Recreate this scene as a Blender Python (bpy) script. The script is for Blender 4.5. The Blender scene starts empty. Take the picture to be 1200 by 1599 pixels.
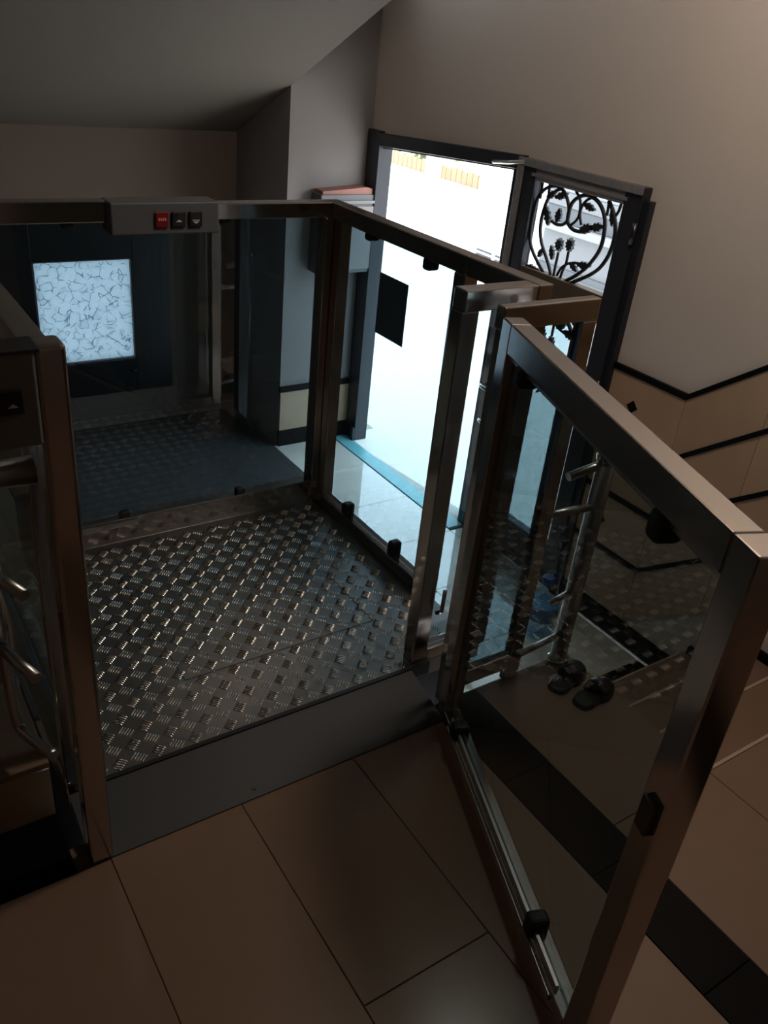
import bpy, math, random
from mathutils import Vector, Matrix

random.seed(7)
sc = bpy.context.scene
col = sc.collection

# ------------------------------------------------------------------ camera
cam_data = bpy.data.cameras.new('camera')
cam_data.sensor_fit = 'VERTICAL'
cam_data.sensor_height = 24.0
cam_data.lens = 1313.53 / 1599.0 * 24.0
cam_data.clip_start = 0.02
cam = bpy.data.objects.new('camera', cam_data)
col.objects.link(cam)
YAW, PITCH, ROLL = 0.63348, 0.51510, 0.11014
fw = Vector((math.sin(YAW) * math.cos(PITCH), math.cos(YAW) * math.cos(PITCH), -math.sin(PITCH)))
r0 = Vector((math.cos(YAW), -math.sin(YAW), 0))
u0 = r0.cross(fw)
rt = r0 * math.cos(ROLL) + u0 * math.sin(ROLL)
up = u0 * math.cos(ROLL) - r0 * math.sin(ROLL)
M4 = Matrix((rt, up, -fw)).transposed().to_4x4()
M4.translation = Vector((-0.29237, -1.21352, 1.55))
cam.matrix_world = M4
sc.camera = cam

# ------------------------------------------------------------------ world, sun, exposure
world = bpy.data.worlds.new('sky')
sc.world = world
world.use_nodes = True
bg = world.node_tree.nodes['Background']
bg.inputs['Color'].default_value = (0.88, 0.94, 1.0, 1)
bg.inputs['Strength'].default_value = 7.0

sun_d = bpy.data.lights.new('sun', 'SUN')
sun_d.energy = 8.0
sun_d.angle = 0.01
sun_d.color = (1.0, 0.96, 0.88)
sun = bpy.data.objects.new('sun', sun_d)
col.objects.link(sun)
sun.rotation_euler = Vector((-0.06, 0.50, -1.0)).to_track_quat('-Z', 'Y').to_euler()

portal_d = bpy.data.lights.new('door_portal', 'AREA')
portal_d.shape = 'RECTANGLE'
portal_d.size = 1.95
portal_d.size_y = 1.9
portal_d.cycles.is_portal = True
portal = bpy.data.objects.new('door_portal', portal_d)
col.objects.link(portal)
portal.location = (2.52, 1.92, 0.2)
portal.rotation_euler = Vector((-1, 0, 0)).to_track_quat('-Z', 'Y').to_euler()

vs = sc.view_settings
vs.view_transform = 'Standard'
vs.look = 'None'
vs.exposure = 0.0
vs.gamma = 1.0
vs.use_curve_mapping = False
sc.cycles.use_denoising = True
sc.cycles.max_bounces = 10
sc.cycles.diffuse_bounces = 5
sc.cycles.glossy_bounces = 6
sc.cycles.transparent_max_bounces = 16
sc.cycles.caustics_reflective = True
sc.cycles.sample_clamp_indirect = 6.0

# ------------------------------------------------------------------ materials
MATS = {}
def mat(name, color, rough=0.5, metal=0.0, spec=0.5, noise=0.0, nscale=6.0, bump=0.0, bscale=60.0, rand=0.0, color2=None, coat=0.0):
    m = bpy.data.materials.new(name)
    m.use_nodes = True
    nt = m.node_tree
    b = nt.nodes['Principled BSDF']
    b.inputs['Base Color'].default_value = (*color, 1)
    b.inputs['Roughness'].default_value = rough
    b.inputs['Metallic'].default_value = metal
    b.inputs['Specular IOR Level'].default_value = spec
    b.inputs['Coat Weight'].default_value = coat
    tc = nt.nodes.new('ShaderNodeTexCoord')
    if noise > 0:
        n = nt.nodes.new('ShaderNodeTexNoise')
        n.inputs['Scale'].default_value = nscale
        n.inputs['Detail'].default_value = 6
        n.inputs['Roughness'].default_value = 0.62
        geo = nt.nodes.new('ShaderNodeNewGeometry')
        nt.links.new(geo.outputs['Position'], n.inputs['Vector'])
        mix = nt.nodes.new('ShaderNodeMixRGB')
        c2 = color2 or tuple(max(0, c * (1 - noise)) for c in color)
        mix.inputs[1].default_value = (*color, 1)
        mix.inputs[2].default_value = (*c2, 1)
        nt.links.new(n.outputs['Fac'], mix.inputs[0])
        out = mix.outputs[0]
        if rand > 0:
            oi = nt.nodes.new('ShaderNodeObjectInfo')
            mp = nt.nodes.new('ShaderNodeMapRange')
            mp.inputs[3].default_value = 1 - rand
            mp.inputs[4].default_value = 1 + rand
            nt.links.new(oi.outputs['Random'], mp.inputs[0])
            hs = nt.nodes.new('ShaderNodeHueSaturation')
            nt.links.new(mp.outputs[0], hs.inputs['Value'])
            nt.links.new(out, hs.inputs['Color'])
            out = hs.outputs[0]
        nt.links.new(out, b.inputs['Base Color'])
    if bump > 0:
        n2 = nt.nodes.new('ShaderNodeTexNoise')
        n2.inputs['Scale'].default_value = bscale
        n2.inputs['Detail'].default_value = 4
        nt.links.new(tc.outputs['Object'], n2.inputs['Vector'])
        bp = nt.nodes.new('ShaderNodeBump')
        bp.inputs['Strength'].default_value = bump
        bp.inputs['Distance'].default_value = 0.01
        nt.links.new(n2.outputs['Fac'], bp.inputs['Height'])
        nt.links.new(bp.outputs['Normal'], b.inputs['Normal'])
    MATS[name] = m
    return m

def glass_mat(name, tint, gloss=(1, 1, 1), ior=1.5, rough=0.0):
    m = bpy.data.materials.new(name)
    m.use_nodes = True
    nt = m.node_tree
    nt.nodes.remove(nt.nodes['Principled BSDF'])
    o = nt.nodes['Material Output']
    t = nt.nodes.new('ShaderNodeBsdfTransparent')
    t.inputs['Color'].default_value = (*tint, 1)
    g = nt.nodes.new('ShaderNodeBsdfGlossy')
    g.inputs['Color'].default_value = (*gloss, 1)
    g.inputs['Roughness'].default_value = rough
    f = nt.nodes.new('ShaderNodeFresnel')
    f.inputs['IOR'].default_value = ior
    # a sheet has two faces: the outer one reflects and tints, the inner one only lets the ray out
    geo = nt.nodes.new('ShaderNodeNewGeometry')
    inv = nt.nodes.new('ShaderNodeMath')
    inv.operation = 'SUBTRACT'
    inv.inputs[0].default_value = 1.0
    nt.links.new(geo.outputs['Backfacing'], inv.inputs[1])
    mul = nt.nodes.new('ShaderNodeMath')
    mul.operation = 'MULTIPLY'
    nt.links.new(f.outputs[0], mul.inputs[0])
    nt.links.new(inv.outputs[0], mul.inputs[1])
    tc_ = nt.nodes.new('ShaderNodeMixRGB')
    tc_.inputs[1].default_value = (*tint, 1)
    tc_.inputs[2].default_value = (1, 1, 1, 1)
    nt.links.new(geo.outputs['Backfacing'], tc_.inputs[0])
    nt.links.new(tc_.outputs[0], t.inputs['Color'])
    mx = nt.nodes.new('ShaderNodeMixShader')
    nt.links.new(mul.outputs[0], mx.inputs[0])
    nt.links.new(t.outputs[0], mx.inputs[1])
    nt.links.new(g.outputs[0], mx.inputs[2])
    nt.links.new(mx.outputs[0], o.inputs['Surface'])
    MATS[name] = m
    return m

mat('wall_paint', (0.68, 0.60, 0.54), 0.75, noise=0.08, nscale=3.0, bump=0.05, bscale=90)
mat('wall_paint_half_shade', (0.26, 0.24, 0.235), 0.75, noise=0.08, nscale=3.0)  # same wall paint, darkened in colour for the dimmer pier
mat('wall_paint_shaded', (0.17, 0.13, 0.105), 0.8, noise=0.08, nscale=3.0)  # wall paint darkened further, so the colour itself holds the dimness
mat('recess_shade', (0.05, 0.05, 0.05), 0.7, noise=0.2, nscale=6)
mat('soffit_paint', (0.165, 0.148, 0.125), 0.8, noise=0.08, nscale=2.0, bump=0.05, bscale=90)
mat('beige_marble', (0.27, 0.175, 0.125), 0.24, noise=1, nscale=3.5, color2=(0.225, 0.145, 0.10), rand=0.05, spec=0.35)
mat('lower_marble', (0.80, 0.77, 0.70), 0.05, noise=1, nscale=3.0, color2=(0.70, 0.67, 0.60), rand=0.04, spec=1.0, coat=0.6)
mat('dado_tile', (0.50, 0.34, 0.22), 0.28, noise=1, nscale=4.0, color2=(0.42, 0.28, 0.18), rand=0.04)
mat('black_stone', (0.005, 0.0045, 0.005), 0.4, spec=0.1, noise=0.4, nscale=14)
mat('grout', (0.16, 0.11, 0.08), 0.8)
mat('steel', (0.55, 0.515, 0.495), 0.14, metal=1.0, noise=0.06, nscale=8)
mat('brushed_steel', (0.55, 0.53, 0.51), 0.3, metal=1.0, bump=0.02, bscale=300)
mat('dark_steel', (0.10, 0.10, 0.11), 0.35, metal=1.0)
mat('tread_bar', (0.55, 0.53, 0.50), 0.22, metal=1.0)
mat('tread_plate', (0.42, 0.42, 0.41), 0.36, metal=1.0, noise=0.25, nscale=5, bump=0.03, bscale=220)
mat('grey_metal', (0.12, 0.125, 0.135), 0.5, noise=0.1, nscale=5)
mat('sill_metal', (0.055, 0.06, 0.068), 0.5, spec=0.3, noise=0.1, nscale=5)
mat('box_grey', (0.20, 0.20, 0.20), 0.5, noise=0.08, nscale=9)
mat('rubber', (0.012, 0.012, 0.013), 0.55)
mat('frame_paint', (0.022, 0.026, 0.036), 0.35, noise=0.3, nscale=20)
mat('iron', (0.045, 0.045, 0.05), 0.45, metal=0.6, noise=0.3, nscale=40)
mat('worn_lit_frame', (0.30, 0.29, 0.30), 0.45, noise=0.5, nscale=35)  # worn grey paint, lightened to carry the light on the frame
mat('aluminium_strip', (0.42, 0.42, 0.44), 0.4, metal=0.4)
mat('window_frame', (0.010, 0.011, 0.014), 0.35)
mat('button_red', (0.22, 0.012, 0.010), 0.35)
mat('button_black', (0.010, 0.010, 0.012), 0.35)
mat('icon_white', (0.75, 0.75, 0.75), 0.5)
mat('icon_pink', (0.75, 0.32, 0.3), 0.5)
mat('sign_dark', (0.10, 0.16, 0.24), 0.4)  # dark sign lifted towards blue, flare put into its colour
mat('lift_base', (0.03, 0.03, 0.032), 0.6)
mat('bottle_cap', (0.02, 0.08, 0.28), 0.4)
mat('bottle_label', (0.06, 0.18, 0.32), 0.45)
mat('slipper_black', (0.010, 0.010, 0.011), 0.4)
mat('box_top', (0.30, 0.13, 0.10), 0.6)
mat('plaster_outside', (0.80, 0.79, 0.76), 0.85, noise=0.06, nscale=2)
mat('pavement', (0.62, 0.60, 0.57), 0.8, noise=0.1, nscale=4)
mat('threshold_stone', (0.22, 0.60, 0.66), 0.3, noise=0.2, nscale=10)
mat('fence_wood', (0.27, 0.19, 0.11), 0.7, noise=0.3, nscale=8)
mat('leaf_green', (0.10, 0.17, 0.03), 0.6, noise=0.4, nscale=12)
mat('bark', (0.10, 0.07, 0.045), 0.8)
mat('facade_shade_grey', (0.22, 0.235, 0.25), 0.6, noise=0.1, nscale=4)
mat('ledge_pale', (0.34, 0.35, 0.36), 0.7, noise=0.1, nscale=4)
mat('ledge_grey', (0.12, 0.135, 0.15), 0.6, noise=0.1, nscale=4)
mat('vent_dark', (0.03, 0.035, 0.05), 0.6)
mat('closer_silver', (0.75, 0.75, 0.74), 0.3, metal=0.7)
glass_mat('tinted_glass', (0.26, 0.38, 0.44), ior=1.85)
glass_mat('gate_glass', (0.31, 0.39, 0.40), ior=1.55)
glass_mat('door_glass', (0.60, 0.62, 0.64), ior=1.5)
glass_mat('bottle_plastic', (0.55, 0.78, 0.95), ior=1.35, rough=0.05)

def lamp_mat():
    m = bpy.data.materials.new('fill_lamp_glass')
    m.use_nodes = True
    b = m.node_tree.nodes['Principled BSDF']
    b.inputs['Base Color'].default_value = (0.9, 0.85, 0.75, 1)
    b.inputs['Emission Color'].default_value = (1.0, 0.86, 0.72, 1)
    b.inputs['Emission Strength'].default_value = 62.0
    MATS['fill_lamp_glass'] = m
lamp_mat()

def frosted_mat():
    m = bpy.data.materials.new('crackle_glass')
    m.use_nodes = True
    nt = m.node_tree
    nt.nodes.remove(nt.nodes['Principled BSDF'])
    o = nt.nodes['Material Output']
    tc = nt.nodes.new('ShaderNodeTexCoord')
    nz = nt.nodes.new('ShaderNodeTexNoise')
    nz.inputs['Scale'].default_value = 9
    nt.links.new(tc.outputs['Object'], nz.inputs['Vector'])
    mixv = nt.nodes.new('ShaderNodeMixRGB')
    mixv.inputs[0].default_value = 0.06
    nt.links.new(tc.outputs['Object'], mixv.inputs[1])
    nt.links.new(nz.outputs['Color'], mixv.inputs[2])
    v = nt.nodes.new('ShaderNodeTexVoronoi')
    v.feature = 'DISTANCE_TO_EDGE'
    v.inputs['Scale'].default_value = 22
    nt.links.new(mixv.outputs[0], v.inputs['Vector'])
    n2 = nt.nodes.new('ShaderNodeTexNoise')
    n2.inputs['Scale'].default_value = 26
    nt.links.new(tc.outputs['Object'], n2.inputs['Vector'])
    mr = nt.nodes.new('ShaderNodeMapRange')      # break the crackle lines up
    mr.inputs[1].default_value = 0.42
    mr.inputs[2].default_value = 0.55
    mr.inputs[3].default_value = 0.0
    mr.inputs[4].default_value = 0.035
    nt.links.new(n2.outputs['Fac'], mr.inputs[0])
    lt = nt.nodes.new('ShaderNodeMath')
    lt.operation = 'LESS_THAN'
    nt.links.new(v.outputs['Distance'], lt.inputs[0])
    nt.links.new(mr.outputs[0], lt.inputs[1])
    c = nt.nodes.new('ShaderNodeMixRGB')
    c.inputs[1].default_value = (0.50, 0.50, 0.51, 1)
    c.inputs[2].default_value = (0.18, 0.21, 0.23, 1)
    nt.links.new(lt.outputs[0], c.inputs[0])
    t = nt.nodes.new('ShaderNodeBsdfTranslucent')
    nt.links.new(c.outputs[0], t.inputs['Color'])
    nt.links.new(t.outputs[0], o.inputs['Surface'])
    MATS['crackle_glass'] = m
frosted_mat()

# ------------------------------------------------------------------ mesh helpers
class MB:
    def __init__(self):
        self.v = []; self.f = []; self.smooth = []
    def add(self, vs_, fs_, smooth=False):
        k = len(self.v)
        self.v += [tuple(p) for p in vs_]
        self.f += [tuple(i + k for i in f) for f in fs_]
        self.smooth += [smooth] * len(fs_)
        return self
    def box(self, x0, x1, y0, y1, z0, z1):
        return self.add([(x0,y0,z0),(x1,y0,z0),(x1,y1,z0),(x0,y1,z0),(x0,y0,z1),(x1,y0,z1),(x1,y1,z1),(x0,y1,z1)],
            [(3,2,1,0),(4,5,6,7),(0,1,5,4),(1,2,6,5),(2,3,7,6),(3,0,4,7)])
    def prism(self, poly, axis, a, b):
        # extrude a 2D polygon along an axis; poly in the other two axes (cyclic order)
        def P(p, t):
            if axis == 'x': return (t, p[0], p[1])
            if axis == 'y': return (p[0], t, p[1])
            return (p[0], p[1], t)
        n = len(poly)
        vs_ = [P(p, a) for p in poly] + [P(p, b) for p in poly]
        fs_ = [tuple(range(n))[::-1], tuple(range(n, 2 * n))]
        fs_ += [(i, (i + 1) % n, (i + 1) % n + n, i + n) for i in range(n)]
        return self.add(vs_, fs_)
    def tube(self, pts, r, n=10, cap=True):
        pts = [Vector(p) for p in pts]
        rs = r if isinstance(r, (list, tuple)) else [r] * len(pts)
        vs_, fs_ = [], []
        prev = None
        for i, p in enumerate(pts):
            t = (pts[min(i + 1, len(pts) - 1)] - pts[max(i - 1, 0)]).normalized()
            if prev is None:
                a = Vector((0, 0, 1)) if abs(t.z) < 0.9 else Vector((1, 0, 0))
                u = t.cross(a).normalized()
            else:
                u = (prev - t * prev.dot(t)).normalized()
            prev = u
            w = t.cross(u)
            for k in range(n):
                a = 2 * math.pi * k / n
                vs_.append(p + (u * math.cos(a) + w * math.sin(a)) * rs[i])
        for i in range(len(pts) - 1):
            for k in range(n):
                fs_.append((i*n+k, i*n+(k+1)%n, (i+1)*n+(k+1)%n, (i+1)*n+k))
        self.add(vs_, fs_, True)
        if cap:
            m = len(self.v) - len(vs_)
            self.f += [tuple(m + k for k in range(n))[::-1], tuple(m + (len(pts)-1)*n + k for k in range(n))]
            self.smooth += [False, False]
        return self
    def lathe(self, prof, c=(0, 0, 0), n=24):
        vs_, fs_ = [], []
        for (r, z) in prof:
            for k in range(n):
                a = 2 * math.pi * k / n
                vs_.append((c[0] + r * math.cos(a), c[1] + r * math.sin(a), c[2] + z))
        for i in range(len(prof) - 1):
            for k in range(n):
                fs_.append((i*n+k, i*n+(k+1)%n, (i+1)*n+(k+1)%n, (i+1)*n+k))
        self.add(vs_, fs_, True)
        m = len(self.v) - len(vs_)
        self.f += [tuple(m + k for k in range(n))[::-1], tuple(m + (len(prof)-1)*n + k for k in range(n))]
        self.smooth += [False, False]
        return self
    def build(self, name, material, parent=None, bevel=0.0, segs=2):
        me = bpy.data.meshes.new(name)
        me.from_pydata(self.v, [], self.f)
        me.polygons.foreach_set('use_smooth', self.smooth)
        me.materials.append(MATS[material])
        me.update()
        o = bpy.data.objects.new(name, me)
        col.objects.link(o)
        if parent: o.parent = parent
        if bevel:
            b = o.modifiers.new('bevel', 'BEVEL')
            b.width = bevel; b.segments = segs; b.limit_method = 'ANGLE'
        return o

def spline(pts, k=6):
    P = [Vector((*p, 0)) if len(p) == 2 else Vector(p) for p in pts]
    out = []
    for i in range(len(P) - 1):
        p0 = P[max(i-1, 0)]; p1 = P[i]; p2 = P[i+1]; p3 = P[min(i+2, len(P)-1)]
        for j in range(k):
            t = j / k
            out.append(0.5 * ((2*p1) + (p2-p0)*t + (2*p0-5*p1+4*p2-p3)*t*t + (3*p1-p0-3*p2+p3)*t**3))
    out.append(P[-1])
    return out

def empty(name, loc=(0, 0, 0), rz=0.0):
    o = bpy.data.objects.new(name, None)
    o.empty_display_size = 0.05
    col.objects.link(o)
    o.location = loc
    o.rotation_euler = (0, 0, rz)
    return o

def tag(o, label=None, cat=None, group=None, kind=None):
    if label: o['label'] = label
    if cat: o['category'] = cat
    if group: o['group'] = group
    if kind: o['kind'] = kind
    return o

def box(name, material, parent, x0, x1, y0, y1, z0, z1, bevel=0.0):
    return MB().box(x0, x1, y0, y1, z0, z1).build(name, material, parent, bevel)

LOW = -0.70          # level of the entrance floor; the landing is z = 0
XE = 2.41            # face of the entrance wall

# ================================================================== STRUCTURE
# ---- landing floor (slab of screed with laid tiles)
fl = MB()
fl.box(-1.8, -0.075, -2.6, 0.17, LOW, -0.012)
fl.box(-0.075, 1.37, -2.6, 0.072, LOW, -0.012)
fl.box(1.37, XE, -2.6, -0.464, LOW, -0.012)
floor = fl.build('floor', 'grout')
tag(floor, 'upper landing floor of polished beige marble tiles with black stone strips', 'floor', kind='structure')
G = 0.0006
tile_meshes = {}
def tile(parent, material, x0, x1, y0, y1, z0, z1, name='tile'):
    key = (material, round(x1-x0, 4), round(y1-y0, 4), round(z1-z0, 4))
    if key not in tile_meshes:
        a, b, c = x1 - x0 - 2*G, y1 - y0 - 2*G, z1 - z0
        e = 0.0015
        m = MB()
        m.add([(-a/2,-b/2,0),(a/2,-b/2,0),(a/2,b/2,0),(-a/2,b/2,0),
               (-a/2,-b/2,c-e),(a/2,-b/2,c-e),(a/2,b/2,c-e),(-a/2,b/2,c-e),
               (-a/2+e,-b/2+e,c),(a/2-e,-b/2+e,c),(a/2-e,b/2-e,c),(-a/2+e,b/2-e,c)],
              [(3,2,1,0),(0,1,5,4),(1,2,6,5),(2,3,7,6),(3,0,4,7),(4,5,9,8),(5,6,10,9),(6,7,11,10),(7,4,8,11),(8,9,10,11)])
        me = bpy.data.meshes.new(name)
        me.from_pydata(m.v, [], m.f)
        me.materials.append(MATS[material])
        tile_meshes[key] = me
    o = bpy.data.objects.new(name, tile_meshes[key])
    col.objects.link(o)
    o.parent = parent
    o.location = ((x0+x1)/2, (y0+y1)/2, z0)
    return o
xs = [-1.798, -1.5, -1.202, -0.904, -0.606, -0.306, -0.008, 0.29, 0.588, 0.872]
for i in range(len(xs) - 1):
    off = -0.527 if i == 7 else (-0.23 if i % 2 == 0 else -0.527)
    step_ = 0.6
    if i in (6, 8): off, step_ = -0.93, 1.1
    ys = [-2.6]
    y = off - step_ * 6
    while y < 0.06:
        if y > -2.55 and y < -0.02: ys.append(y)
        y += step_
    top = 0.0 if xs[i+1] <= 0.0 else 0.06
    ys.append(top)
    for j in range(len(ys) - 1):
        tile(floor, 'beige_marble', xs[i], xs[i+1], ys[j], ys[j+1], -0.012, 0.0)
y = 0.06
while y > -2.5:                                      # black strip running to the lift
    tile(floor, 'black_stone', 0.872, 1.021, max(y-0.3, -2.6), y, -0.012, 0.0, 'strip_stone')
    y -= 0.3
x = -0.075
while x > -1.7:                                      # black strip at the foot of the upper flight
    tile(floor, 'black_stone', max(x-0.3, -1.8), x, 0.0, 0.17, -0.012, 0.0, 'strip_stone')
    x -= 0.3
y = 0.06
while y > -2.5:
    tile(floor, 'beige_marble', 1.021, 1.37, max(y-0.524, -2.6), y, -0.012, 0.0)
    y -= 0.524
for xx in (1.37, 1.89):
    yy = -0.464
    while yy > -2.5:
        tile(floor, 'beige_marble', xx, xx+0.52, max(yy-0.6, -2.6), yy, -0.012, 0.0)
        yy -= 0.6

# ---- entrance-level floor
lf = MB().box(-1.8, XE-0.031, 0.17, 3.6, LOW-0.1, LOW-0.012).build('floor_lower', 'grout')
tag(lf, 'pale polished marble floor of the entrance level below the landing', 'floor', kind='structure')
lx = [1.13, 1.48, 1.88, 2.28]
ly = [0.455, 0.86, 1.27, 1.68, 2.09, 2.5, 2.95]
for i in range(3):
    for j in range(len(ly) - 1):
        if lx[i+1] < 1.9 and ly[j] > 1.2: continue
        tile(lf, 'lower_marble', lx[i], lx[i+1], ly[j], ly[j+1], LOW-0.012, LOW)
    tile(lf, 'lower_marble', lx[i], lx[i+1], 0.26, 0.405, LOW-0.012, LOW)
    tile(lf, 'black_stone', lx[i], lx[i+1], 0.405, 0.455, LOW-0.012, LOW, 'strip_stone')
for j in range(len(ly) - 1):
    if ly[j+1] <= 1.7:
        tile(lf, 'lower_marble', 2.28, XE-0.031, ly[j], ly[j+1], LOW-0.012, LOW)
tile(lf, 'lower_marble', 2.28, XE-0.031, 0.26, 0.405, LOW-0.012, LOW)
tile(lf, 'black_stone', 2.28, XE-0.031, 0.405, 0.455, LOW-0.012, LOW, 'strip_stone')
box('recess_shade_sheet', 'recess_shade', lf, -1.79, 1.88, 1.25, 3.58, LOW-0.0125, LOW+0.0005)  # dark sheet over the floor, standing in for shade in the recess

# ---- flight going down to the entrance floor
st = empty('stairs', (1.37, -0.464, LOW))
tag(st, 'short flight of beige marble steps descending from the landing to the entrance', 'stairs', kind='structure')
nos = [-0.464, -0.22, 0.02, 0.26]
for k in range(3):
    z1 = -0.175 * (k + 1)
    a, b = nos[k], nos[k+1]
    sbox = MB().box(0, 1.04, a + 0.464, b + 0.464, 0, z1 - LOW - 0.02).build('step', 'dado_tile', st)
    MB().box(0, 1.04, a + 0.464, b + 0.474, z1 - LOW - 0.02, z1 - LOW).build('tread', 'beige_marble', st, 0.003)
mat('nosing_highlight', (0.50, 0.37, 0.27), 0.3)  # pale bars paint the highlight along each step edge
for k in range(4):
    z1 = -0.175 * k - LOW
    yb = nos[k] + 0.464 + (0.010 if k else 0.0)
    MB().box(0.0, 1.02, yb + 0.0003, yb + 0.010, z1 - 0.022, z1 + 0.0004).build('edge_highlight', 'nosing_highlight', st, 0.001)
MB().box(0, 1.04, 0.0003, 0.006, 0.53, 0.678).build('riser', 'dado_tile', st)

# ---- flight going up beside the lift
su = empty('stairs_upper', (-0.075, 0.17, 0))
tag(su, 'beige marble steps climbing beside the left side of the lift', 'stairs', kind='structure')
for k in range(3):
    MB().box(-1.6, 0, 0.28*k, 0.28*3+0.6, 0.165*k, 0.165*(k+1)-0.02).build('step', 'dado_tile', su)
    MB().box(-1.6, 0, 0.28*k-0.008, 0.28*(k+1) + (0.6 if k == 2 else 0.0), 0.165*(k+1)-0.02, 0.165*(k+1)).build('tread', 'beige_marble', su, 0.003)

# ---- walls
def dado_z(yv):            # rise of the dado above the stairs
    return 0.79 * max(0.0, min(0.6 - yv, 1.064))
wr = MB()
wr.box(XE, XE+0.08, -2.6, 0.97, LOW-0.1, 3.6)
wr.box(XE, XE+0.08, 0.97, 1.70, 1.10, 3.6)
wr.prism([(1.70, 1.152), (2.95, 1.085), (2.95, 3.6), (1.70, 3.6)], 'x', XE, XE+0.08)
wr.box(XE, XE+0.08, 2.95, 3.8, LOW-0.1, 3.6)
wall_right = wr.build('wall_right', 'wall_paint')
tag(wall_right, 'pale painted entrance wall with a beige tiled dado and black trims', 'wall', kind='structure')
TR = [0.463, 0.197, -0.072, -0.328]          # heights of the black trims on the level part
rows = [(0.463, 0.197), (0.197, -0.072), (-0.072, -0.328), (-0.328, -0.60)]
ysplit = [0.97, 0.60, 0.27, -0.06, -0.464, -0.9, -1.4, -1.9, -2.58]
for (zt, zb) in rows:
    for i in range(len(ysplit) - 1):
        a, b = ysplit[i], ysplit[i+1]
        g = 0.0008
        MB().prism([(a-g, zb+dado_z(a)+.012), (a-g, zt+dado_z(a)-.012), (b+g, zt+dado_z(b)-.012), (b+g, zb+dado_z(b)+.012)], 'x', XE-0.010, XE+0.002).build('dado_tile', 'dado_tile', wall_right)
for z in TR:
    for i in range(len(ysplit) - 1):
        a, b = ysplit[i], ysplit[i+1]
        MB().prism([(a, z+dado_z(a)-.012), (a, z+dado_z(a)+.012), (b, z+dado_z(b)+.012), (b, z+dado_z(b)-.012)], 'x', XE-0.016, XE+0.002).build('trim_bar', 'black_stone', wall_right)
for (y, z) in ((0.835, 0.329), (0.85, 0.065), (0.85, -0.205), (0.857, -0.47)):
    MB().prism([(y-.028, z), (y, z-.028), (y+.028, z), (y, z+.028)], 'x', XE-0.0125, XE).build('diamond_inset', 'black_stone', wall_right)
bb = box('baseboard_right', 'black_stone', None, XE-0.018, XE-0.0005, 0.262, 0.96, LOW+0.001, LOW+0.10)
tag(bb, 'black stone baseboard at the foot of the entrance wall', 'baseboard', kind='structure')
for k in range(3):
    o = box('stair_skirting', 'black_stone', st, 1.02, 1.0395, nos[k]+0.464+0.012, nos[k+1]+0.464, -0.175*(k+1)-LOW, -0.175*(k+1)-LOW+0.035)

wc = MB().box(1.906, XE-0.0005, 2.95, 3.585, LOW-0.1, 3.6).build('wall_corner', 'wall_paint_half_shade')
tag(wc, 'projecting wall pier between the frosted window recess and the doorway', 'wall', kind='structure')
MB().box(1.90, XE-0.018, 2.935, 2.951, -0.352, -0.318).build('trim_bar', 'black_stone', wc)
for a, b in ((1.906, 2.13), (2.13, 2.39)):
    MB().box(a+.001, b-.001, 2.941, 2.951, LOW+0.1, -0.352).build('dado_tile', 'dado_tile', wc)
MB().box(1.90, XE-0.02, 2.932, 2.951, LOW, LOW+0.1).build('skirting', 'black_stone', wc)

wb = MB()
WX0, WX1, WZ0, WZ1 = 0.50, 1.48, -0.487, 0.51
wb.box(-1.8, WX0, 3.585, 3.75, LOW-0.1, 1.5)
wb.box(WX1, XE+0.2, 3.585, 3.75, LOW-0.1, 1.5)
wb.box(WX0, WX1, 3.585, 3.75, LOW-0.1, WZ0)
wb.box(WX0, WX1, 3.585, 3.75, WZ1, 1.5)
tag(wb.build('wall_back', 'wall_paint_shaded'), 'dim painted wall behind the lift under the stair soffit', 'wall', kind='structure')
tag(box('wall_left', 'wall_paint_shaded', None, -2.0, -1.8, -2.8, 3.8, LOW-0.1, 3.8), 'painted wall on the left of the landing', 'wall', kind='structure')
tag(box('wall_front', 'wall_paint_shaded', None, -1.8, XE+0.08, -2.8, -2.6, LOW-0.1, 3.8), 'painted wall behind the viewer', 'wall', kind='structure')
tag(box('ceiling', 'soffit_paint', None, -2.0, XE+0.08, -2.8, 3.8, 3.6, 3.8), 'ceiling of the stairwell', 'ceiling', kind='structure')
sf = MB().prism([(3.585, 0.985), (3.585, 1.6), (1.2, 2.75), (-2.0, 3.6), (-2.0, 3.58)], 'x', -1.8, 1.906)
tag(sf.build('ceiling_soffit', 'soffit_paint'), 'sloping painted underside of the upper stair flight above the lift', 'soffit', kind='structure')

# ---- frosted window in the recess
wd = empty('window_1', (0.99, 3.60, 0.0))
tag(wd, 'dark framed window with backlit crackle glass behind the lift', 'window', kind='structure')
px0, px1, pz0, pz1 = 0.72-0.99, 1.262-0.99, -0.285, 0.31
for nm, a in (('window_frame', (WX0-.99, px0, WZ0, WZ1)), ('window_frame', (px1, WX1-.99, WZ0, WZ1)), ('window_frame', (px0, px1, WZ0, pz0)), ('window_frame', (px0, px1, pz1, WZ1))):
    MB().box(a[0], a[1], -0.03, 0.04, a[2], a[3]).build(nm, 'window_frame', wd, 0.003)
for a in ((px0, px0+.008, pz0, pz1), (px1-.008, px1, pz0, pz1), (px0, px1, pz0, pz0+.008), (px0, px1, pz1-.008, pz1)):
    MB().box(a[0], a[1], -0.022, 0.0, a[2], a[3]).build('glazing_bead', 'grey_metal', wd)
MB().box(px0, px1, 0.0, 0.008, pz0, pz1).build('pane', 'crackle_glass', wd)
MB().tube([(0.235, -0.031, -0.36), (0.235, -0.055, -0.36), (0.26, -0.058, -0.345)], 0.006, 8).build('window_latch', 'dark_steel', wd)

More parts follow.
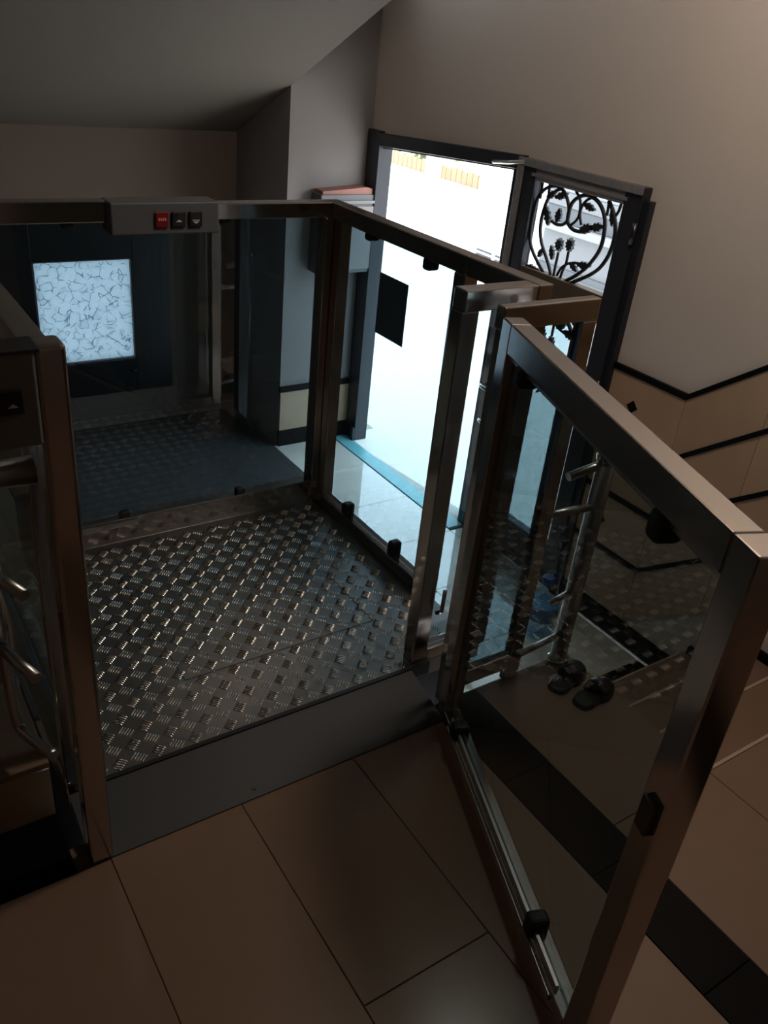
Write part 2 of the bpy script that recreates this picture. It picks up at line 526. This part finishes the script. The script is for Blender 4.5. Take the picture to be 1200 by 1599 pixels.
# ---- entrance door: frame, open half on the far side, closed leaf with ironwork on the near side
dr = empty('door_1', (XE, 1.70, LOW))
tag(dr, 'dark double entrance door, far half open, near leaf with wrought iron scrolls', 'door', kind='structure')
def D(x0, x1, s0, s1, z0, z1, name, material, bevel=0.002):   # s runs from the centre mullion towards the near jamb
    return MB().box(x0, x1, -s1, -s0, z0 - LOW, z1 - LOW).build(name, material, dr, bevel)
# frame
MB().box(-0.03, 0.06, 1.13, 1.249, 0, 1.80).build('jamb', 'frame_paint', dr, 0.003)
MB().box(-0.03, 0.06, -0.73, -0.672, 0, 1.80).build('jamb', 'frame_paint', dr, 0.003)
MB().prism([(0.0, 1.795), (1.249, 1.722), (1.249, 1.785), (0.0, 1.852)], 'x', -0.032, 0.06).build('header', 'frame_paint', dr, 0.003)
MB().prism([(0.0, 1.785), (1.13, 1.716), (1.13, 1.722), (0.0, 1.795)], 'x', 0.0, 0.03).build('draught_strip', 'aluminium_strip', dr)
MB().box(-0.03, 0.07, -0.005, 0.05, 0, 1.79).build('mullion', 'frame_paint', dr, 0.003)
MB().box(0.01, 0.07, 0.05, 0.095, 0, 1.785).build('mullion_strip', 'aluminium_strip', dr, 0.003)
MB().tube([(-0.05, 0.17, 1.80), (-0.06, 0.06, 1.815), (-0.06, -0.04, 1.832)], 0.008, 8).build('closer_arm', 'closer_silver', dr)
MB().box(-0.045, -0.03, 1.13, 1.16, 0.0, 0.09).build('floor_bolt', 'frame_paint', dr, 0.002)
# closed leaf
XL0, XL1 = -0.045, 0.005
D(XL0, XL1, 0.0, 0.108, -0.68, 1.145, 'stile', 'frame_paint', 0.004)
D(XL0, XL1, 0.612, 0.70, -0.68, 1.145, 'stile', 'frame_paint', 0.004)
D(XL0, XL1, 0.108, 0.612, 1.07, 1.145, 'top_rail', 'worn_lit_frame', 0.004)
D(XL0-.012, XL0, 0.0, 0.035, -0.60, 1.12, 'edge_strip', 'worn_lit_frame', 0.003)
D(XL0-.012, XL0, 0.0, 0.70, 1.118, 1.15, 'weather_bar', 'worn_lit_frame', 0.003)
D(XL0-.006, XL0, 0.09, 0.63, 1.085, 1.098, 'bead', 'worn_lit_frame', 0.002)
D(XL0, XL1, 0.108, 0.612, 0.60, 0.715, 'lock_rail', 'bark', 0.004)
D(XL0, XL1, 0.108, 0.612, -0.68, -0.48, 'bottom_rail', 'frame_paint', 0.004)
D(-0.010, -0.004, 0.108, 0.612, 0.715, 1.07, 'glass_pane', 'door_glass', 0)
D(-0.010, -0.004, 0.108, 0.612, -0.48, 0.60, 'glass_pane', 'door_glass', 0)
for z in (0.98, 0.35, -0.4):
    MB().tube([(XL0-.006, -0.70, z-LOW-.04), (XL0-.006, -0.70, z-LOW+.04)], 0.011, 10).build('hinge', 'dark_steel', dr)
for (s, z) in ((0.03, 0.12), (0.06, -0.05)):
    MB().tube([(XL0, -s, z-LOW), (XL0-.05, -s, z-LOW), (XL0-.055, -s-.02, z-LOW), (XL0-.055, -s-.10, z-LOW)], 0.009, 8).build('door_handle', 'steel', dr)
STEMS = {
    'L1': [(0.281, 0.674), (0.252, 0.703), (0.205, 0.737), (0.156, 0.776), (0.123, 0.819), (0.113, 0.869), (0.113, 0.932), (0.120, 0.992), (0.146, 1.033), (0.18, 1.056), (0.222, 1.066), (0.264, 1.057), (0.298, 1.027), (0.318, 0.989), (0.32, 0.951), (0.301, 0.929), (0.264, 0.921), (0.229, 0.928)],
    'L2': [(0.298, 0.687), (0.269, 0.74), (0.228, 0.789), (0.193, 0.831), (0.171, 0.884), (0.169, 0.941), (0.182, 1.001), (0.205, 1.035), (0.244, 1.059)],
    'R1': [(0.309, 0.625), (0.325, 0.662), (0.366, 0.705), (0.419, 0.742), (0.469, 0.786), (0.508, 0.839), (0.529, 0.887), (0.531, 0.946), (0.517, 1.0), (0.481, 1.042), (0.434, 1.062), (0.392, 1.062), (0.354, 1.046), (0.326, 1.016), (0.319, 0.976), (0.325, 0.943), (0.353, 0.924), (0.386, 0.92), (0.427, 0.926)],
    'R2': [(0.387, 0.698), (0.436, 0.729), (0.499, 0.768), (0.547, 0.81), (0.577, 0.864), (0.588, 0.921), (0.583, 0.973), (0.558, 1.025), (0.52, 1.065)],
    'M1': [(0.336, 1.068), (0.369, 1.037), (0.379, 0.988), (0.368, 0.957), (0.343, 0.935)],
    'M2': [(0.402, 0.947), (0.382, 0.989), (0.39, 1.028), (0.418, 1.054), (0.451, 1.063)],
    'S1': [(0.302, 0.684), (0.302, 0.743), (0.304, 0.816)],
    'S2': [(0.34, 0.703), (0.351, 0.756), (0.36, 0.781), (0.361, 0.832)],
    'B1': [(0.321, 0.721), (0.338, 0.757), (0.364, 0.779), (0.403, 0.796), (0.446, 0.802)],
    'B2': [(0.252, 0.68), (0.22, 0.709), (0.179, 0.717), (0.145, 0.713)],
    'T1': [(0.526, 1.01), (0.524, 1.038), (0.522, 1.066)],
    'T2': [(0.571, 1.019), (0.581, 1.041), (0.585, 1.068)],
    'T3': [(0.138, 1.001), (0.136, 1.066)],
    'T4': [(0.187, 1.006), (0.179, 1.068)],
}
RAD = {'L1': .0075, 'L2': .0075, 'R1': .0085, 'R2': .0085}
def leaf_poly(c, L, W, ang, lobes=3):
    # serrated acanthus leaf outline
    pts = []
    n = lobes * 2 + 2
    for i in range(n + 1):
        t = i / n
        w = W * math.sin(math.pi * min(1, t * 0.92 + 0.06)) * (1.0 if i % 2 else 0.62)
        pts.append((t * L - L/2, w))
    low = [(x, -y) for x, y in pts[::-1][1:-1]]
    ca, sa = math.cos(ang), math.sin(ang)
    return [(c[0] + x*ca - y*sa, c[1] + x*sa + y*ca) for x, y in pts + low]
def star_poly(c, r, n=9, inner=0.62):
    out = []
    for i in range(2 * n):
        a = math.pi * i / n + math.pi / 2
        rr = r if i % 2 == 0 else r * inner
        out.append((c[0] + rr * math.cos(a) * 0.9, c[1] + rr * math.sin(a) * 1.1))
    return out
FLOW = [(0.303, 0.846), (0.363, 0.860)]
LEAVES = [((0.200, 0.945), .085, .020, 2.0), ((0.266, 0.958), .060, .020, 1.5), ((0.437, 0.942), .075, .022, 0.35), ((0.490, 0.958), .075, .020, 0.3),
          ((0.262, 1.036), .075, .017, 0.4), ((0.428, 1.023), .070, .016, -0.2), ((0.268, 0.806), .062, .016, 1.9), ((0.200, 0.788), .045, .014, 1.2),
          ((0.462, 0.800), .080, .017, 0.15), ((0.408, 0.779), .060, .015, -0.5), ((0.165, 0.708), .085, .022, -0.15), ((0.125, 0.690), .05, .020, 0.4),
          ((0.555, 1.01), .07, .012, 1.9), ((0.205, 1.03), .06, .016, 0.6)]
def iron(flip):
    def Z(z): return (z - LOW) if not flip else (0.60 - (z - 0.715) * 1.15) - LOW
    for k, pts in STEMS.items():
        q = [(-0.022, -p.x, Z(p.y)) for p in spline(pts, 5)]
        MB().tube(q, RAD.get(k, 0.006), 8).build('iron_stem', 'iron', dr)
    for c in FLOW:
        poly = [(-s, Z(z)) for s, z in star_poly(c, 0.026)]
        f = MB().prism(poly, 'x', -0.032, -0.014)
        f.build('iron_flower', 'iron', dr)
    for c, L, W, a in LEAVES:
        poly = [(-s, Z(z)) for s, z in leaf_poly(c, L, W, a)]
        MB().prism(poly, 'x', -0.029, -0.017).build('iron_leaf', 'iron', dr)
iron(False)
iron(True)
th_ = box('trim_1', 'threshold_stone', None, 2.285, 2.379, 1.703, 2.93, LOW-0.012, LOW+0.004, 0.002)
tag(th_, 'blue green stone threshold strip across the open doorway', 'threshold', kind='structure')

# ================================================================== OUTSIDE
pv = MB().box(XE-0.03, XE+0.22, 0.975, 2.945, LOW-0.2, LOW).box(XE+0.22, 16, -8, 18, LOW-0.2, LOW-0.02).build('floor_outside', 'pavement')
tag(pv, 'sunlit pale paving outside the doorway', 'paving', kind='structure')
bd = empty('opposite_building', (6.4, 2.0, LOW-0.02))
tag(bd, 'white sunlit building across the street with grey ledges', 'building')
MB().box(0, 0.4, -8, 4.75, 0, 2.4).build('facade', 'plaster_outside', bd)
MB().box(-0.02, 0.0, -8, 3.55, 0.0, 0.66).build('facade_shade_panel', 'facade_shade_grey', bd)  # facade and ledges darkened in colour here, as if in shade
MB().box(-0.12, 0.0, -8, 3.55, 0.66, 0.74).build('ledge', 'ledge_pale', bd, 0.01)
MB().box(-0.04, 0.0, -8, 3.55, 0.74, 0.90).build('ledge', 'ledge_grey', bd, 0.01)
MB().box(-0.06, 0.0, -8, 3.55, 0.90, 1.04).build('ledge', 'facade_shade_grey', bd, 0.01)
MB().box(-0.04, 0.0, -8, 3.55, 1.04, 2.0).build('ledge', 'ledge_pale', bd, 0.01)
MB().box(-0.06, 0.0, -8, 3.55, 0.24, 0.30).build('ledge', 'ledge_grey', bd, 0.01)
for k, (ya, yb) in enumerate(((3.95, 4.28), (4.35, 4.62))):
    for z in (0.10, 0.15):
        MB().box(-0.01, 0.02, ya, yb, z, z+0.022).build('vent_slot', 'vent_dark', bd)
gw = box('garden_wall', 'plaster_outside', None, 6.4, 6.65, 6.78, 12.0, LOW-0.02, 0.06)
tag(gw, 'low white garden wall under the wooden fence outside', 'wall')
fe = empty('wooden_fence', (6.5, 6.8, 0.061))
tag(fe, 'brown wooden board fence on the white garden wall', 'fence')
for i in range(24):
    if i in (8, 9): continue
    MB().box(0, 0.025, i*0.105, i*0.105+0.098, 0, 0.14 + 0.01*((i*7) % 3)).build('board', 'fence_wood', fe)
MB().box(0.025, 0.055, 0, 2.5, 0.09, 0.13).build('fence_rail', 'fence_wood', fe)
pil = box('wall_pillar', 'plaster_outside', None, 6.42, 6.68, 7.63, 7.86, 0.06, 1.0)
tag(pil, 'white pillar standing in the gap of the wooden fence', 'pillar')
tr = empty('tree', (7.75, 9.75, LOW-0.02))
tag(tr, 'leafy green tree behind the wooden fence', 'tree')
MB().tube([(0, 0, 0), (0.03, 0.02, 0.8), (0, -0.05, 1.6)], [0.06, 0.05, 0.03], 8).build('trunk', 'bark', tr)
lm = MB()
for i in range(1800):
    a = random.uniform(0, 6.283); rr = random.uniform(0, 0.62) ; h = random.uniform(0.70, 2.0)
    c = Vector((rr*math.cos(a), rr*math.sin(a), h))
    d = Vector((random.gauss(0,1), random.gauss(0,1), random.gauss(0,1))).normalized()
    e = d.orthogonal().normalized(); s = random.uniform(0.03, 0.06)
    lm.add([c - d*s, c + e*s*.45, c + d*s, c - e*s*.45], [(0,1,2,3)])
o = lm.build('foliage', 'leaf_green', tr); o['kind'] = 'stuff'

# ================================================================== THE LIFT
PZ = 0.053
lift = empty('wheelchair_lift', (0, 0, LOW))
tag(lift, 'stainless and blue glass wheelchair lift platform with chequer plate floor', 'lift')
def L(name, material, x0, x1, y0, y1, z0, z1, bevel=0.003, parent=None):
    m = MB().box(x0, x1, y0, y1, z0 - LOW, z1 - LOW)
    return m.build(name, material, parent or lift, bevel)
L('base_housing', 'lift_base', 0.02, 1.09, 0.20, 1.12, LOW+0.002, 0.0, 0.0)
deck = L('deck', 'tread_plate', -0.03, 1.118, 0.172, 1.135, 0.0, PZ, 0.0)
# five-bar tread pattern
tp = MB()
pitch = 0.0455
def bar(cx, cy, ang, L_, w, h):
    ca, sa = math.cos(ang), math.sin(ang)
    pr = [(-1, 0), (-.5, .8), (0, 1), (.5, .8), (1, 0), (.5, -.8), (0, -1), (-.5, -.8)]
    base = [(cx + ca*a*L_ - sa*b*w, cy + sa*a*L_ + ca*b*w) for a, b in pr]
    topp = [(cx + ca*a*L_*.8 - sa*b*w*.45, cy + sa*a*L_*.8 + ca*b*w*.45) for a, b in pr]
    z0 = PZ - LOW
    vs_ = [(x, y, z0 - .0002) for x, y in base] + [(x, y, z0 + h) for x, y in topp]
    tp.add(vs_, [(i, (i+1) % 8, (i+1) % 8 + 8, i + 8) for i in range(8)] + [tuple(range(8, 16))], True)
nx, ny = int(1.10 / pitch) + 1, int(0.93 / pitch) + 1
for i in range(nx):
    for j in range(ny):
        cx, cy = -0.015 + i*pitch, 0.192 + j*pitch
        if cx > 1.075 or cy > 1.09: continue
        ang = math.radians(45 if (i + j) % 2 else -45)
        px_, py_ = -math.sin(ang), math.cos(ang)
        for k in range(5):
            o_ = (k - 2) * 0.0068
            bar(cx + px_*o_, cy + py_*o_, ang, 0.0145, 0.0024, 0.0030)
t_ = tp.build('tread_bars', 'tread_bar', deck)
t_['kind'] = 'stuff'
for a in ((0.31, 0.313, 0.39, 0.905), (0.888, 0.891, 0.39, 0.905), (0.31, 0.891, 0.39, 0.393), (0.31, 0.891, 0.902, 0.905)):
    MB().box(a[0], a[1], a[2], a[3], PZ-LOW-.001, PZ-LOW+.0006).build('hatch_seam', 'rubber', deck)
MB().box(-0.03, 0.93, 0.160, 0.172, 0.015-LOW, PZ-LOW+.002).build('edge_strip', 'rubber', deck)
TOP = 1.09
# rear side
L('rail', 'steel', 0.0, 0.40, 1.10, 1.145, 1.045, 1.10)
L('rail', 'steel', 0.70, 1.13, 1.10, 1.145, 1.045, TOP)
L('bottom_rail', 'steel', 0.0, 1.13, 1.10, 1.145, PZ, 0.135)
L('rail_strip', 'brushed_steel', -0.02, 0.43, 1.085, 1.10, 0.118, 0.134, 0.001)
L('post', 'steel', 1.062, 1.13, 1.088, 1.145, PZ, 1.045)
gp = L('glass_panel', 'tinted_glass', 0.0, 1.06, 1.118, 1.126, 0.12, 1.05, 0)
for x_, z_ in ((0.40, 0.135), (0.80, 0.135), (0.74, 1.04), (0.30, 1.04)):
    L('glass_clip', 'rubber', x_-.016, x_+.016, 1.108, 1.136, z_-.012, z_+.018, 0.006)
# control box with three buttons
cb = L('control_box', 'grey_metal', 0.398, 0.70, 1.065, 1.145, 1.018, 1.102, 0.004)
for x0_, x1_, m_, im in ((0.516, 0.552, 'button_red', 'icon_pink'), (0.562, 0.600, 'button_black', 'icon_white'), (0.611, 0.648, 'button_black', 'icon_white')):
    b_ = L('button', m_, x0_, x1_, 1.058, 1.066, 1.038, 1.078, 0.002, cb)
    xm = (x0_ + x1_) / 2
    if m_ == 'button_red':
        for q in range(4):
            L('button_mark', im, xm-.011+q*.006, xm-.007+q*.006, 1.0572, 1.0582, 1.056, 1.063, 0, cb)
    else:
        s_ = 1 if x0_ < 0.6 else -1
        MB().prism([(xm-.009, 1.052-LOW-.0), (xm+.009, 1.052-LOW), (xm, 1.052-LOW+.006*s_)], 'y', 1.0572, 1.0582).build('button_mark', im, cb)
        if s_ < 0:
            L('button_mark', im, xm-.010, xm+.010, 1.0572, 1.0582, 1.0545, 1.0565, 0, cb)
# right side: exit gate of the platform
L('rail', 'steel', 1.085, 1.13, 0.43, 1.10, 1.042, TOP)
L('rail', 'steel', 1.085, 1.13, 0.165, 0.427, 1.042, TOP)
L('bottom_rail', 'steel', 1.085, 1.13, 0.43, 1.10, PZ, 0.095)
L('post', 'steel', 1.085, 1.13, 0.43, 0.475, 0.095, 1.042)
L('post', 'steel', 1.085, 1.13, 0.165, 0.21, PZ, 1.042)
L('post', 'steel', 1.088, 1.128, 1.045, 1.086, 0.095, 1.042)
gp2 = L('glass_panel', 'tinted_glass', 1.104, 1.112, 0.475, 1.06, 0.10, 1.04, 0)
for y_, z_, zz in ((0.605, 1.01, 1.045), (0.90, 1.02, 1.045), (0.616, 0.09, 0.145), (0.905, 0.09, 0.135)):
    m_ = MB().box(1.088, 1.128, y_-.016, y_+.016, z_-LOW, zz-LOW)
    m_.build('glass_clip', 'rubber', lift, 0.009, 3)
L('sign_plate', 'sign_dark', 1.101, 1.104, 0.688, 0.832, 0.767, 0.947, 0.001)
# front return panel beside the gate opening
L('rail', 'steel', 0.875, 1.085, 0.165, 0.21, 1.042, TOP)
L('post', 'steel', 0.875, 0.925, 0.172, 0.215, PZ, 1.042)
L('glass_panel', 'tinted_glass', 0.925, 1.085, 0.185, 0.193, 0.10, 1.042, 0)
L('bottom_rail', 'steel', 0.925, 1.085, 0.172, 0.21, PZ, 0.095)
MB().tube([(0.93, 0.165, 0.22-LOW), (0.935, 0.15, 0.235-LOW), (0.935, 0.15, 0.30-LOW)], 0.006, 8).build('latch_pin', 'steel', lift)
# left side
L('rail', 'steel', -0.045, 0.0, 0.10, 1.10, 1.05, TOP)
L('bottom_rail', 'steel', -0.045, 0.0, 0.172, 1.10, 0.0, 0.07)
L('post', 'steel', -0.045, -0.005, 0.172, 0.205, 0.07, 1.05)
L('post', 'steel', -0.045, 0.0, 1.10, 1.145, 0.0, 1.045)
L('glass_panel', 'tinted_glass', -0.028, -0.020, 0.205, 1.10, 0.07, 1.05, 0)

# ---- sloping sill plate between landing and platform
sp = MB().prism([(0.0, 0.0), (0.0, 0.004), (0.160, 0.050), (0.160, 0.0)], 'x', -0.045, 0.868).build('sill_plate', 'sill_metal')
tag(sp, 'grey metal sill plate bridging the landing tiles and the platform edge', 'plate')
for x_ in (0.33, 0.74):
    MB().lathe([(0.006, 0), (0.005, 0.003)], (x_, 0.022, 0.0095), 12).build('screw', 'steel', sp)

# ---- latch post with the landing call box
gpst = empty('gate_post', (0, 0, 0))
tag(gpst, 'polished steel latch post with a call box, left of the sill plate', 'post')
MB().box(-0.047, 0.0, 0.0, 0.05, 0.0, 1.118).build('post', 'steel', gpst, 0.008, 3)
cbx = MB().box(-0.165, -0.047, -0.008, 0.045, 0.968, 1.115).build('call_box', 'box_grey', gpst, 0.004)
MB().box(-0.106, -0.070, -0.014, -0.007, 1.024, 1.062).build('button', 'button_black', cbx, 0.002)
MB().prism([(-.092, 1.036), (-.078, 1.036), (-.085, 1.042)], 'y', -.0148, -.0138).build('button_mark', 'icon_white', cbx)
MB().box(-0.168, -0.040, -0.010, 0.048, 1.112, 1.118).build('box_lid', 'dark_steel', cbx, 0.001)

# ---- handrail left of the post
hr = empty('handrail', (-0.06, 0.03, 0))
tag(hr, 'round stainless handrail left of the latch post under the call box', 'handrail')
MB().tube([(0.0, 0, 0.912), (-0.75, 0, 0.912)], 0.023, 18).build('tube', 'brushed_steel', hr)
MB().tube([(-0.72, 0, 0.0), (-0.72, 0, 0.895)], 0.020, 14).build('post', 'brushed_steel', hr)

# ---- bent tube rail at the foot of the upper flight
br = empty('bent_tube_rail', (-0.12, 0.20, 0.165))
tag(br, 'bent brushed tube railing on the first step left of the lift', 'railing')
MB().tube([Vector(p) for p in spline([(-.004, 0.26, 0.62), (-.004, 0.02, 0.60), (-.004, 0.0, 0.50), (-0.001, 0.01, 0.20), (0.002, 0.0, 0.10), (0.012, -0.03, 0.085), (0.044, -0.112, 0.085)], 6)], 0.011, 12).build('bent_tube', 'brushed_steel', br)
MB().tube([(-.01, 0.0, 0.30), (0.030, -0.125, 0.30)], 0.011, 12).build('stub_tube', 'brushed_steel', br)
MB().tube([(-.02, 0.0, 0.49), (0.028, -0.13, 0.49)], 0.011, 12).build('stub_tube', 'brushed_steel', br)
MB().tube([(-.004, 0.26, 0.62), (-.004, 0.26, 0.0)], 0.011, 12).build('upright', 'brushed_steel', br)

# ---- open glass gate on the landing
GA = -1.9395
gate = empty('glass_gate', (0.8564, 0.0214, 0.0), GA)
tag(gate, 'large open swing gate of polished steel and tinted glass in front', 'gate')
MB().box(0.0, 0.05, 0, 0.045, 0.035, 1.080).build('hinge_stile', 'steel', gate, 0.003)
MB().box(0.832, 0.886, 0, 0.05, 0.012, 1.080).build('latch_stile', 'steel', gate, 0.003)
MB().box(0.05, 0.832, 0, 0.045, 1.020, 1.080).build('top_rail', 'steel', gate, 0.003)
MB().box(0.05, 0.832, 0, 0.045, 0.035, 0.068).build('bottom_rail', 'steel', gate, 0.003)
MB().box(0.052, 0.830, 0.016, 0.024, 0.070, 1.019).build('glass_pane', 'gate_glass', gate)
MB().box(0.05, 0.83, 0.010, 0.016, 1.007, 1.020).build('glazing_strip', 'brushed_steel', gate)
MB().box(0.09, 0.78, -0.004, 0.0, 0.040, 0.058).build('bottom_strip', 'brushed_steel', gate, 0.001)
MB().box(0.09, 0.78, 0.006, 0.014, 0.068, 0.082).build('glazing_strip', 'brushed_steel', gate, 0.001)
for s_, z0_, z1_ in ((0.68, 0.975, 1.023), (0.13, 0.98, 1.023), (0.655, 0.055, 0.105), (0.13, 0.055, 0.10)):
    MB().box(s_-.018, s_+.018, -0.006, 0.040, z0_, z1_).build('glass_clip', 'rubber', gate, 0.011, 3)
MB().box(0.845, 0.873, -0.010, 0.0, 0.60, 0.66).build('latch', 'dark_steel', gate, 0.002)
for z in (0.16, 0.9):
    MB().tube([(-0.008, 0.02, z-.05), (-0.008, 0.02, z+.05)], 0.012, 12).build('hinge', 'steel', gate)

# ---- fixed guard panel between the gate hinge and the stairs
gd = empty('guard_panel', (0.885, 0.062, 0))
tag(gd, 'fixed steel framed guard panel behind the gate hinge at the landing edge', 'guard rail')
MB().box(-0.005, 0.275, -0.02, 0.008, 1.04, 1.09).build('rail', 'steel', gd, 0.003)
MB().box(0.0, 0.045, -0.02, 0.008, 0.0, 1.04).build('post', 'steel', gd, 0.003)
MB().box(0.23, 0.275, -0.02, 0.008, 0.0, 1.04).build('post', 'steel', gd, 0.003)
MB().box(0.045, 0.23, -0.010, -0.002, 0.10, 1.04).build('glass_panel', 'tinted_glass', gd)
MB().box(0.045, 0.23, -0.02, 0.008, 0.05, 0.10).build('bottom_rail', 'steel', gd, 0.003)

# ---- stair railing of the descending flight
sr = empty('stair_railing', (1.325, 0.05, 0))
tag(sr, 'tubular steel stair railing at the landing corner, seen through the gate glass', 'railing')
MB().tube([(0, 0, 0), (0, 0, 0.66)], 0.024, 18).build('post', 'brushed_steel', sr)
MB().lathe([(0.028, 0), (0.030, 0.012), (0.022, 0.035), (0.008, 0.045)], (0, 0, 0.655), 16).build('post_cap', 'steel', sr)
MB().lathe([(0.032, 0), (0.032, 0.006), (0.026, 0.010)], (0, 0, 0), 18).build('base_flange', 'steel', sr)
MB().tube([(-0.11, 0.02, 0.62), (0.10, 0.0, 0.66)], 0.012, 10).build('cross_bar', 'brushed_steel', sr)
for z, w in ((0.10, 0.165), (0.25, 0.09)):
    MB().tube([(0.0, 0.0, z), (-w, 0.0, z - 0.02)], 0.009, 10).build('cross_bar', 'brushed_steel', sr)
MB().tube([(0.0, 0.0, 0.52), (-0.165, 0.005, 0.53)], 0.011, 10).build('cross_bar', 'brushed_steel', sr)

# ================================================================== SMALL THINGS
wb_ = empty('water_bottle', (2.10, 0.80, LOW))
tag(wb_, 'blue plastic water bottle standing on the entrance floor by the stairs', 'bottle')
MB().lathe([(0.055, 0.0), (0.068, 0.01), (0.068, 0.07), (0.064, 0.08), (0.068, 0.09), (0.068, 0.18), (0.062, 0.215), (0.040, 0.245), (0.024, 0.262), (0.022, 0.275)], (0, 0, 0), 28).build('body', 'bottle_plastic', wb_)
MB().lathe([(0.0685, 0.10), (0.0690, 0.10), (0.0690, 0.17), (0.0685, 0.17)], (0, 0, 0), 28).build('label_band', 'bottle_label', wb_)
MB().lathe([(0.027, 0.272), (0.028, 0.276), (0.028, 0.298), (0.024, 0.303)], (0, 0, 0), 24).build('cap', 'bottle_cap', wb_)
MB().tube(spline([(0.024, 0, 0.268), (0.05, 0, 0.285), (0.05, 0, 0.30), (0.02, 0, 0.312)], 4), 0.004, 6).build('carry_handle', 'bottle_cap', wb_)

def slipper(loc, rz, label):
    r = empty('slipper', loc, rz)
    r.scale = (0.62, 0.85, 0.9)
    tag(r, label, 'slipper', 'black slippers at the landing edge')
    out = [(-.115, .0), (-.105, .027), (-.06, .035), (.0, .033), (.06, .042), (.10, .034), (.118, .0), (.10, -.034), (.06, -.042), (.0, -.033), (-.06, -.035), (-.105, -.027)]
    MB().prism(out, 'z', 0.0, 0.018).build('sole', 'slipper_black', r, 0.004)
    m = MB()
    n = 8
    vs_, fs_ = [], []
    for i, (x_, w, h) in enumerate(((-.005, .040, .040), (.03, .044, .046), (.07, .042, .042), (.10, .032, .030), (.116, .012, .022))):
        for k in range(n + 1):
            a = math.pi * k / n
            vs_.append((x_, w * math.cos(a), 0.014 + h * math.sin(a)))
    for i in range(4):
        for k in range(n):
            fs_.append((i*(n+1)+k, i*(n+1)+k+1, (i+1)*(n+1)+k+1, (i+1)*(n+1)+k))
    m.add(vs_, fs_, True)
    u = m.build('upper_strap', 'slipper_black', r)
    s = u.modifiers.new('solid', 'SOLIDIFY'); s.thickness = 0.006
    return r
slipper((1.280, -0.035, 0.0), math.radians(15), 'black slipper nearer the railing post on the landing edge')
slipper((1.300, -0.120, 0.0), math.radians(8), 'black slipper farther from the railing post on the landing edge')

mb_ = empty('meter_box', (2.215, 2.95, 0.36))
tag(mb_, 'grey metal meter box on the wall pier beside the doorway', 'meter box')
MB().box(-0.165, 0.17, -0.11, -0.001, 0, 0.42).build('body', 'grey_metal', mb_, 0.005)
MB().box(-0.085, 0.168, -0.118, -0.11, 0.02, 0.36).build('door', 'box_grey', mb_, 0.003)
MB().box(-0.085, 0.168, -0.122, -0.11, 0.375, 0.39).build('ridge', 'box_grey', mb_, 0.002)
MB().tube([(0.178, -0.10, -0.2), (0.178, -0.10, 0.40)], 0.006, 8).build('conduit', 'aluminium_strip', mb_)
pk = MB().prism([(-.15, 0), (.16, 0), (.16, .028), (.12, .036), (-.02, .024), (-.15, .016)], 'y', -0.10, -0.01).build('flat_packet', 'box_top')
pk.location = (2.215, 2.95, 0.7805)
tag(pk, 'reddish flat packet lying on top of the meter box', 'packet')

# ---- added globe lamp, unseen above the frame, placed to brighten the entrance wall
wl = empty('added_fill_lamp', (1.40, 0.10, 2.595))
tag(wl, 'unseen warm globe lamp added under the soffit to brighten the entrance wall', 'lamp')
MB().lathe([(0.06, -0.03), (0.06, -0.002)], (0, 0, 0), 20).build('ceiling_rose', 'grey_metal', wl)
MB().tube([(0, 0, -0.02), (0, 0, -0.12)], 0.006, 8).build('stem', 'grey_metal', wl)
gl_ = [(0.12*math.sin(math.pi*k/14), -0.22 - 0.12*math.cos(math.pi*k/14)) for k in range(1, 14)]
MB().lathe(gl_, (0, 0, 0), 24).build('globe', 'fill_lamp_glass', wl)
